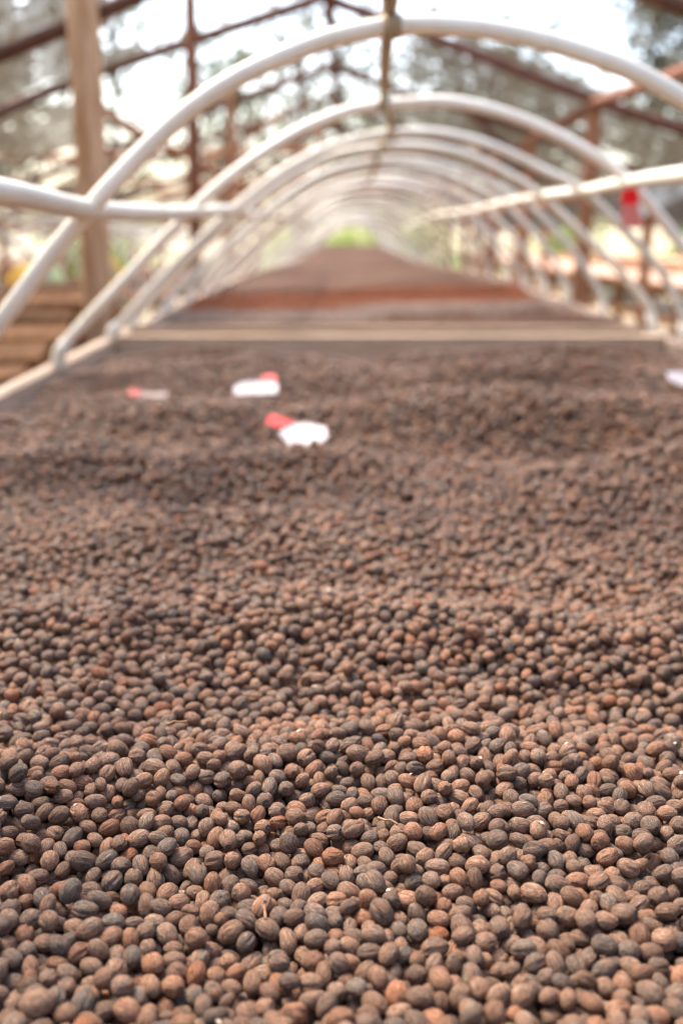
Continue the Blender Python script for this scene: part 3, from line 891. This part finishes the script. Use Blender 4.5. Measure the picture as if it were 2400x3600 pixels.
# side curtains of netting, and unseen ones added to block low light
def curtain(x, y0, y1, z0, z1, mat, seed, name='net_curtain'):
    n, m_ = 40, 8
    ys = np.linspace(y0, y1, n); ts = np.linspace(0, 1, m_)
    Yg, Tg = np.meshgrid(ys, ts)
    X = x + 0.07 * vnoise(Yg, Tg, 0.4, seed)
    low = z0 + 0.12 * vnoise(Yg, Yg * 0, 0.8, seed + 1)
    Z = z1 + (low - z1) * Tg + drop(Yg)
    V = np.stack([X, Yg, Z], -1).reshape(-1, 3)
    i = (np.arange(m_ - 1)[:, None] * n + np.arange(n - 1)[None]).ravel()
    me = np_mesh(name, V, np.stack([i, i + 1, i + n + 1, i + n], 1), mat)
    link(bpy.data.objects.new(name, me), house)
def end_curtain(y, mat):  # unseen net wall added behind the camera to hold back rear light
    xs = np.linspace(LEFT_X, RIGHT_X, 50); ts = np.linspace(0, 1, 10)
    Xg, Tg = np.meshgrid(xs, ts)
    top = RIDGE[1] - 0.335 * np.abs(Xg - RIDGE[0]) - 0.02
    V = np.stack([Xg, y + 0.06 * vnoise(Xg, Tg, 0.4, 69), top * (1 - Tg) + 0.2 * Tg], -1).reshape(-1, 3)
    i = (np.arange(9)[:, None] * 50 + np.arange(49)[None]).ravel()
    link(bpy.data.objects.new('net_curtain', np_mesh('net_curtain', V, np.stack([i, i + 1, i + 51, i + 50], 1), mat)), house)
curtain(RIGHT_X + 0.05, -4.0, 18.5, 1.32, roof_z(RIGHT_X), M['net_dark'], 61)
curtain(LEFT_X - 0.05, -4.0, 18.5, 1.26, roof_z(LEFT_X), M['net_dark'], 63)
curtain(RIGHT_X + 0.12, -4.0, 1.6, 0.25, 1.45, M['net_dark'], 67)  # added out of view to stop low light from the right
curtain(LEFT_X - 0.12, -4.0, 2.2, 0.25, 1.4, M['net_dark'], 68)  # added out of view to stop low light from the left
end_curtain(-4.15, M['net_dark'])  # added behind the camera so the cherries are not lit from the front
curtain(2.20, 5.2, 8.0, 1.36, 1.62, M['tarp_pale'], 65, 'tarp_strip')

# ------------------------------------------------------------------ neighbouring beds
ORDW = 'nearest second third fourth fifth sixth seventh eighth'.split()
def side_bed(x0, x1, y0, y1, ztop, mat, label, hoops, grp_label):
    t = empty('drying_bed', ((x0 + x1) / 2, (y0 + y1) / 2, 0))
    tag(t, label, 'drying bed')
    ox, oy = (x0 + x1) / 2, (y0 + y1) / 2
    for x in (x0, x1):
        for zz in (ztop - 0.06, ztop - 0.30):
            pole('side_rail', (x - ox, y0 - oy, zz), (x - ox, y1 - oy, zz + float(drop(y1))), 0.035, M['lumber'], t, 0.006, 9, 8)
    yy = y0 + 0.1
    while yy < y1:
        d = float(drop(yy))
        for x in (x0 + 0.06, x1 - 0.06):
            pole('leg', (x - ox, yy - oy, d - 0.05), (x - ox, yy - oy, ztop - 0.05 + d), 0.035, M['lumber'], t, 0.006, 4, 7)
        pole('cross_bearer', (x0 - ox, yy - oy, ztop - 0.17 + d), (x1 - ox, yy - oy, ztop - 0.17 + d), 0.028, M['lumber'], t, 0.006, 4, 7)
        yy += 1.7
    me = grid_mesh('coffee_layer', x0 + 0.03, x1 - 0.03, y0, y1, 20, 120, lambda X, Y: ztop - 0.05 + drop(Y) + 0.02 * vnoise(X, Y, 0.4, 71), mat)
    me.transform(Matrix.Translation((-ox, -oy, 0)))
    link(bpy.data.objects.new('coffee_layer', me), t)
    c = (x0 + x1) / 2; w = (x1 - x0) / 2
    yy = y0 + 0.4
    while hoops and yy < y1:
        h = empty('pipe_hoop', (c, yy, float(drop(yy))))
        nh = len([q for q in bpy.data.objects if q.get('group') == grp_label])
        tag(h, ('%s ' % ORDW[nh] + grp_label) if nh < 8 else 'faint ' + grp_label + ', past the eighth', 'pipe hoop', grp_label)
        pts = [(-w * math.cos(a) * 1.0, 0.02 * math.sin(a * 3 + yy), ztop - 0.08 + 0.58 * math.sin(a) ** 0.85 if 0 < a < math.pi else ztop - 0.12) for a in np.linspace(0, math.pi, 15)]
        MB().tube(smooth_path(pts, 2), 0.0125, 8).build('pipe', M['pipe'], h, True)
        yy += random.uniform(0.6, 0.8)
side_bed(-2.95, -1.45, 3.2, 17.0, 0.80, M['layer'], 'neighbouring drying bed on round orange timbers beyond the tan post', True, 'pale hoop over the neighbouring bed beyond the tan post')
side_bed(2.55, 4.0, 4.5, 22.0, 0.84, M['parchment'], 'drying bed of peach parchment coffee in the open beyond the right hoops', False, '')
side_bed(4.7, 6.2, 6.0, 24.0, 0.84, M['parchment'], 'second peach parchment bed, farther out on the sunny side', False, '')
side_bed(-6.4, -4.9, 6.0, 24.0, 0.82, M['parchment'], 'drying bed in the open, farthest out on the side of the tan post', True, 'pale hoop over the outermost bed on the tan post side')

# lumber stacked crosswise beside the tan post
BOARDS = [(-1.62, -0.90, 2.35, 0.10), (-1.60, -0.92, 2.62, -0.06), (-1.66, -0.94, 2.90, 0.04), (-1.62, -0.96, 3.20, -0.03), (-1.70, -0.98, 3.50, 0.07), (-1.74, -1.02, 3.80, -0.05), (-1.70, -1.04, 4.10, 0.03), (-1.78, -1.08, 4.40, -0.02)]
WORDS = ['front', 'second', 'third', 'fourth', 'fifth', 'sixth', 'seventh', 'rearmost']
for k, (x0, x1, y, tw) in enumerate(BOARDS):
    z = 0.70 + 0.035 * k
    m = MB().box(-(x1 - x0) / 2, (x1 - x0) / 2, -0.068, 0.068, -0.03, 0.03, 0.008)
    o = m.build('board', M['lumber'])
    o.location = ((x0 + x1) / 2, y, z); o.rotation_euler = (R(12 + 5 * math.sin(k * 2.3)), R(-2 + 1.6 * math.sin(k * 1.7)), tw)
    tag(o, WORDS[k] + ' orange board of the eight lying behind the near rail below the tan post', 'board', 'boards beside the tan post')
    for xx in (x0 + 0.12, x1 - 0.10):
        pass
tr = MB()
for x in (-1.50, -1.06):
    tr.add([(x + a, yy, zz) for a in (-0.03, 0.03) for yy, zz in ((2.2, 0.59), (4.5, 0.907), (4.5, 0.837), (2.2, 0.52))],
           [(0, 1, 2, 3), (7, 6, 5, 4), (0, 4, 5, 1), (1, 5, 6, 2), (2, 6, 7, 3), (3, 7, 4, 0)])
    for yy, zt in ((2.3, 0.53), (3.4, 0.68), (4.35, 0.81)):
        tr.box(x - 0.028, x + 0.028, yy, yy + 0.055, 0.0, zt)
tag(tr.build('trestle', M['lumber']), 'low timber trestle carrying the orange boards beside the tan post', 'trestle')

def lump(name, c, s, mat, seed, label, cat):
    V, F = ico(3)
    g = np.random.default_rng(seed)
    r = np.ones(len(V))
    for n in range(14):
        d = g.normal(size=3); d /= np.linalg.norm(d)
        r += g.uniform(-0.14, 0.14) * np.exp(-(1 - V @ d) / 0.15)
    V = V * r[:, None] * np.array(s)
    V[:, 2] = np.maximum(V[:, 2], -0.6 * s[2])
    o = link(bpy.data.objects.new(name, np_mesh(name, V, F, mat)))
    o.location = c
    return tag(o, label, cat)
lump('sack', (-1.53, 5.3, 0.872), (0.085, 0.10, 0.16), M['cloth_lime'], 3, 'pale lime woven sack on the neighbouring bed, left of the tan post', 'sack')
lump('sack', (-1.72, 5.55, 0.880), (0.13, 0.12, 0.18), M['cloth_yellow'], 4, 'ochre yellow sack behind the lime one', 'sack')
lump('sack', (-1.62, 7.0, 0.85), (0.12, 0.14, 0.16), M['cloth_yellow'], 5, 'ochre yellow sack seen just past the tan post', 'sack')

# ------------------------------------------------------------------ tags
def card_mesh(outline, thick, curl):
    """a thin curled card with the given outline, x right, y up the card"""
    n = len(outline)
    v, f = [], []
    for s in (0, 1):
        for (x, y) in outline:
            v.append((x, y, curl * (x * x) * 8 + s * thick))
        cx = sum(p[0] for p in outline) / n; cy = sum(p[1] for p in outline) / n
        v.append((cx, cy, curl * cx * cx * 8 + s * thick))
    for i in range(n):
        j = (i + 1) % n
        f.append((n, j, i)); f.append((2 * n + 1, n + 1 + i, n + 1 + j)); f.append((i, j, n + 1 + j, n + 1 + i))
    return MB().add(v, f)
def paper_tag(loc, rot, card, flap, label, mcard='paper', mflap='paper_red'):
    t = empty('paper_tag', loc); t.rotation_euler = rot; t.scale = (0.84, 0.84, 0.84)
    tag(t, label, 'tag', 'paper tags on the cherries')
    card_mesh(card, 0.0008, 0.25).build('card', M[mcard], t)
    o = card_mesh(flap, 0.0008, 0.25).build('red_flap', M[mflap], t); o.location.z = 0.002
    return t
hz = lambda x, y: float(heap_h(x, y))
paper_tag((-0.068, 1.56, hz(-.068, 1.56) + 0.034), (R(27), R(3), R(-8)),
          [(-0.046, -0.004), (-0.020, -0.036), (0.022, -0.042), (0.048, -0.008), (0.040, 0.026), (-0.002, 0.036), (-0.026, 0.030)],
          [(-0.074, 0.012), (-0.070, 0.040), (-0.052, 0.040), (-0.022, 0.032), (-0.030, 0.018), (-0.050, 0.008)],
          'white card tag with a red end at its left, closest one lying on the cherries')
paper_tag((-0.172, 1.91, hz(-.172, 1.91) + 0.026), (R(24), R(-2), R(4)),
          [(-0.050, -0.030), (0.045, -0.030), (0.050, 0.004), (0.030, 0.030), (-0.034, 0.026), (-0.052, 0.0)],
          [(0.010, 0.026), (0.018, 0.052), (0.042, 0.050), (0.048, 0.018)],
          'white card tag with a red corner on top, lying behind the closest one')
M['tag_dull_red'] = simple_mat('tag_dull_red', (0.30, 0.06, 0.05), (0.40, 0.09, 0.075), 9, 0.7)
M['tag_pink'] = simple_mat('tag_pink', (0.15, 0.10, 0.085), (0.20, 0.135, 0.12), 9, 0.6)
paper_tag((-0.385, 1.93, hz(-.385, 1.93) + 0.012), (R(14), R(2), R(-6)),
          [(-0.022, -0.018), (0.045, -0.022), (0.05, 0.008), (-0.02, 0.014)],
          [(-0.048, -0.018), (-0.020, -0.018), (-0.018, 0.016), (-0.046, 0.016)],
          'small half-buried pinkish tag with a red end near the left rail', 'tag_pink', 'tag_dull_red')
paper_tag((0.688, 2.05, hz(.705, 2.07) + 0.028), (R(26), R(3), R(6)),
          [(-0.036, -0.012), (-0.010, -0.034), (0.05, -0.030), (0.05, 0.022), (-0.030, 0.022)],
          [(0.02, 0.018), (0.028, 0.042), (0.05, 0.040), (0.052, 0.012)],
          'white card tag lying near the right rail, cut by the picture edge')
ht = empty('hanging_tag', (0.600, 2.215, 1.302))
tag(ht, 'bright red tag hanging from the right white pipe', 'tag')
ht.rotation_euler = (R(90), 0, 0)
card_mesh([(-0.012, 0.0), (0.012, 0.002), (0.022, -0.022), (0.014, -0.030), (-0.012, -0.030), (-0.020, -0.020)], 0.0012, 0.6).build('upper_half', M['tag_red'], ht)
o = card_mesh([(-0.015, -0.026), (0.018, -0.026), (0.034, -0.072), (0.020, -0.079), (-0.010, -0.078), (-0.014, -0.060)], 0.0012, 0.3).build('lower_half', M['tag_salmon'], ht)
o.location.z = -0.003
MB().tube([(0, -0.002, 0.0), (0, 0.012, 0.004), (0, 0.016, 0.0)], 0.0012, 6).build('string', M['paper'], ht)

# ------------------------------------------------------------------ bits among the cherries
M['stalk'] = simple_mat('stalk_tan', (0.20, 0.10, 0.05), (0.34, 0.20, 0.10), 60, 0.7)
def stalk(x, y, ang, L, label, dz=0.006):
    z = hz(x, y) + dz
    pts = [(x + math.cos(ang) * L * t, y + math.sin(ang) * L * t, z + 0.0012 * math.sin(t * 3.1) + random.uniform(-.0006, .0006)) for t in np.linspace(0, 1, 6)]
    m = MB().tube(smooth_path(pts, 3), [0.0005 + 0.0004 * (abs(i - 7) / 8) for i in range(16)], 7)
    return tag(m.build('cherry_stalk', M['stalk'], None, True), label, 'stalk', 'dry stalks among the cherries')
stalk(-0.122, 0.612, 0.15, 0.014, 'thin tan stalk lying on the crest of cherries left of centre', 0.010)
stalk(0.030, 0.498, 2.6, 0.013, 'short dry stalk in the sharp rows just right of centre', 0.009)
stalk(-0.042, 0.438, -1.4, 0.010, 'pale stalk pointing down among the near cherries', 0.009)

def husks(n, seed):
    g = np.random.default_rng(seed)
    c = np.nonzero((P[:, 1] < 1.1) & (P[:, 2] > heap_h(P[:, 0], P[:, 1]) - 0.004))[0]
    c = g.choice(c, n, replace=False)
    V, F = [], []
    for i in c:
        s_ = g.uniform(0.0008, 0.0022)
        u = g.normal(size=3); u[2] *= 0.3; u /= np.linalg.norm(u)
        w = np.cross(u, [0, 0, 1]); w /= np.linalg.norm(w)
        o_ = P[i] + np.array([g.normal(0, .0015), g.normal(0, .0015), AXS[i].mean() * 0.95])
        k = len(V)
        for a_, b_, h_ in ((-1, -.4, 0), (-.1, -.6, .35), (1, -.2, 0), (.8, .4, .1), (0, .6, .3), (-.9, .3, 0)):
            V.append(o_ + u * a_ * s_ + w * b_ * s_ + np.array([0, 0, h_ * s_]))
        F += [(k, k + 1, k + 4, k + 5), (k + 1, k + 2, k + 3, k + 4)]
    o = link(bpy.data.objects.new('husk_debris', np_mesh('husk_debris', np.array(V), np.array(F), M['husk'])))
    tag(o, 'tiny pale husk flakes scattered over the cherries', 'husk flakes', kind='stuff')
M['husk'] = simple_mat('husk_flake', (0.30, 0.20, 0.13), (0.60, 0.50, 0.40), 90, 0.7)
husks(150, 17)

# ------------------------------------------------------------------ trees, bushes and grass outside
def tree(x, y, h, w, leaf, n, label, seed, z0=0.25, ls=0.20):
    g = np.random.default_rng(seed)
    gz = float(ground_z(np.array(x), np.array(y)))
    t = empty('tree', (x, y, gz))
    tag(t, label, 'tree', 'trees outside the shade house')
    pts = [(0.15 * math.sin(k * 1.3 + seed), 0.15 * math.cos(k * 1.7 + seed), h * 0.78 * k / 6 - 0.1) for k in range(7)]
    MB().tube(smooth_path(pts, 3), [0.16 * h / 8 * (1 - 0.8 * i / 18) for i in range(19)], 8).build('trunk', M['trunk'], t, True)
    cl = []
    for b in range(9):
        a = g.uniform(0, 6.28); zb = h * g.uniform(z0 + 0.05, 0.75)
        end = np.array([math.cos(a) * w * g.uniform(.45, .8), math.sin(a) * w * g.uniform(.45, .8), zb + h * g.uniform(.05, .2)])
        MB().tube([(0, 0, zb - 0.2), tuple(end * np.array([.5, .5, 1]) - np.array([0, 0, .1])), tuple(end)], [0.05, 0.03, 0.012], 6).build('limb', M['trunk'], t, True)
        cl.append(end)
    for b in range(12):
        a = g.uniform(0, 6.28); rr = w * math.sqrt(g.uniform()) * 0.75
        cl.append(np.array([math.cos(a) * rr, math.sin(a) * rr, h * g.uniform(z0 + 0.1, 0.98)]))
    cl = np.array(cl)
    c = cl[g.integers(0, len(cl), n)] + g.normal(0, 1, (n, 3)) * np.array([w * .22, w * .22, h * .085])
    u = g.normal(size=(n, 3)); u /= np.linalg.norm(u, axis=1)[:, None]
    q = g.normal(size=(n, 3)); q -= (q * u).sum(1)[:, None] * u; q /= np.linalg.norm(q, axis=1)[:, None]
    s = ls * g.uniform(.5, 1.2, n)[:, None]
    V = np.stack([c - u * s, c + q * s * .4, c + u * s, c - q * s * .4], 1).reshape(-1, 3)
    link(bpy.data.objects.new('crown', np_mesh('crown', V, np.arange(4 * n).reshape(n, 4), leaf, False)), t)
TREES = [(-8.6, 22, 7.5, 2.4, 'leaf_olive', 'olive tree nearest to the tan post, seen through the netting'),
         (-12.5, 19, 8.5, 2.6, 'leaf_olive', 'broad olive tree at the far left edge behind the netting'),
         (-3.4, 30, 7.0, 2.0, 'leaf_green', 'slim sparse green tree left of the tunnel end against the sky'),
         (-5.6, 26, 8.0, 2.4, 'leaf_green', 'sparse leafy tree right of the tan post against white sky'),
         (-1.2, 27, 8.0, 2.2, 'leaf_olive', 'sparse tree above the tunnel end, between rafters'),
         (3.6, 27, 6.3, 2.8, 'leaf_olive', 'rounded tree right of the tunnel end behind the hoop crowns'),
         (8.2, 25, 8.0, 2.2, 'leaf_olive', 'tall olive tree behind the right-hand post'),
         (14.5, 30, 9.0, 3.6, 'leaf_green', 'green tree at the far right edge of the yard'),
         (-14.0, 36, 9.0, 3.4, 'leaf_green', 'tall green tree standing well behind the olive trees on the left'),
         (1.0, 44, 7.0, 3.0, 'leaf_green', 'distant tree straight beyond the end of the tunnel'),
         (-15.5, 30, 10, 3.6, 'leaf_olive', 'far olive tree beyond the outermost bed on the left')]
for k, (x, y, h, w, lf, lab) in enumerate(TREES):
    tree(x, y, h, w, M[lf], 800 if 'sparse' in lab else 2600, lab, 400 + k)
def bush(x, y, h, w, leaf, label, seed, n=700):
    g = np.random.default_rng(seed)
    gz = float(ground_z(np.array(x), np.array(y)))
    t = empty('bush', (x, y, gz)); tag(t, label, 'bush', 'bushes along the yard edge')
    for b in range(5):
        a = g.uniform(0, 6.28)
        MB().tube([(0, 0, -0.05), (math.cos(a) * w * .3, math.sin(a) * w * .3, h * .5), (math.cos(a) * w * .6, math.sin(a) * w * .6, h * .8)], [0.03, 0.02, 0.01], 5).build('stem', M['trunk'], t, True)
    c = g.normal(0, 1, (n, 3)) * np.array([w * .45, w * .45, h * .25]) + np.array([0, 0, h * .55])
    u = g.normal(size=(n, 3)); u /= np.linalg.norm(u, axis=1)[:, None]
    q = g.normal(size=(n, 3)); q -= (q * u).sum(1)[:, None] * u; q /= np.linalg.norm(q, axis=1)[:, None]
    s = 0.12 * g.uniform(.5, 1.3, n)[:, None]
    V = np.stack([c - u * s, c + q * s * .45, c + u * s, c - q * s * .45], 1).reshape(-1, 3)
    V[:, 2] = np.maximum(V[:, 2], 0)
    link(bpy.data.objects.new('foliage', np_mesh('foliage', V, np.arange(4 * n).reshape(n, 4), leaf, False)), t)
BUSH = [(-4.5, 19, 1.6, 1.2), (-7.4, 17, 1.5, 1.3), (-10.5, 24, 1.8, 1.4), (-13, 21, 1.7, 1.4), (8.0, 22, 1.5, 1.2), (11.0, 24, 1.6, 1.4), (6.0, 28, 1.6, 1.3), (0.2, 34, 1.5, 1.3), (-2.0, 33, 1.6, 1.2), (2.6, 35, 1.5, 1.4)]
BUSHW = ['bright bush closest to the tunnel on the tan post side', 'bright bush nearest to the camera beyond the outermost left bed', 'bright bush far back on the left, behind the others',
         'bright bush at the far left edge of the yard', 'bright bush behind the parchment beds, nearest of the right-hand ones', 'bright bush farthest to the right behind the parchment beds',
         'bright bush between the tunnel and the parchment beds, far back', 'bright bush straight beyond the middle of the tunnel end', 'bright bush just left of the tunnel end', 'bright bush just right of the tunnel end']
for k, (x, y, h, w) in enumerate(BUSH):
    bush(x, y, h, w, M['leaf_bright'], BUSHW[k], 500 + k)
def grass_patch(n, seed):
    g = np.random.default_rng(seed)
    x = np.concatenate([g.uniform(-14, -3.6, n), g.uniform(-5, 5, n), g.uniform(9, 15, n // 2)])
    y = np.concatenate([g.uniform(5, 30, n), g.uniform(30.5, 40, n), g.uniform(8, 30, n // 2)])
    m = len(x)
    b = np.stack([x, y, ground_z(x, y) - 0.03], 1)
    a = g.uniform(0, 6.28, m)
    d = np.stack([np.cos(a), np.sin(a), np.zeros(m)], 1) * 0.05
    top = b + np.stack([g.normal(0, .06, m), g.normal(0, .06, m), g.uniform(.15, .38, m)], 1)
    V = np.stack([b - d, b + d, top], 1).reshape(-1, 3)
    o = link(bpy.data.objects.new('grass', np_mesh('grass', V, np.arange(3 * m).reshape(m, 3), M['leaf_bright'], False)))
    tag(o, 'sunlit grass growing round the yard and beyond the tunnel', 'grass', kind='stuff')
grass_patch(9000, 8)
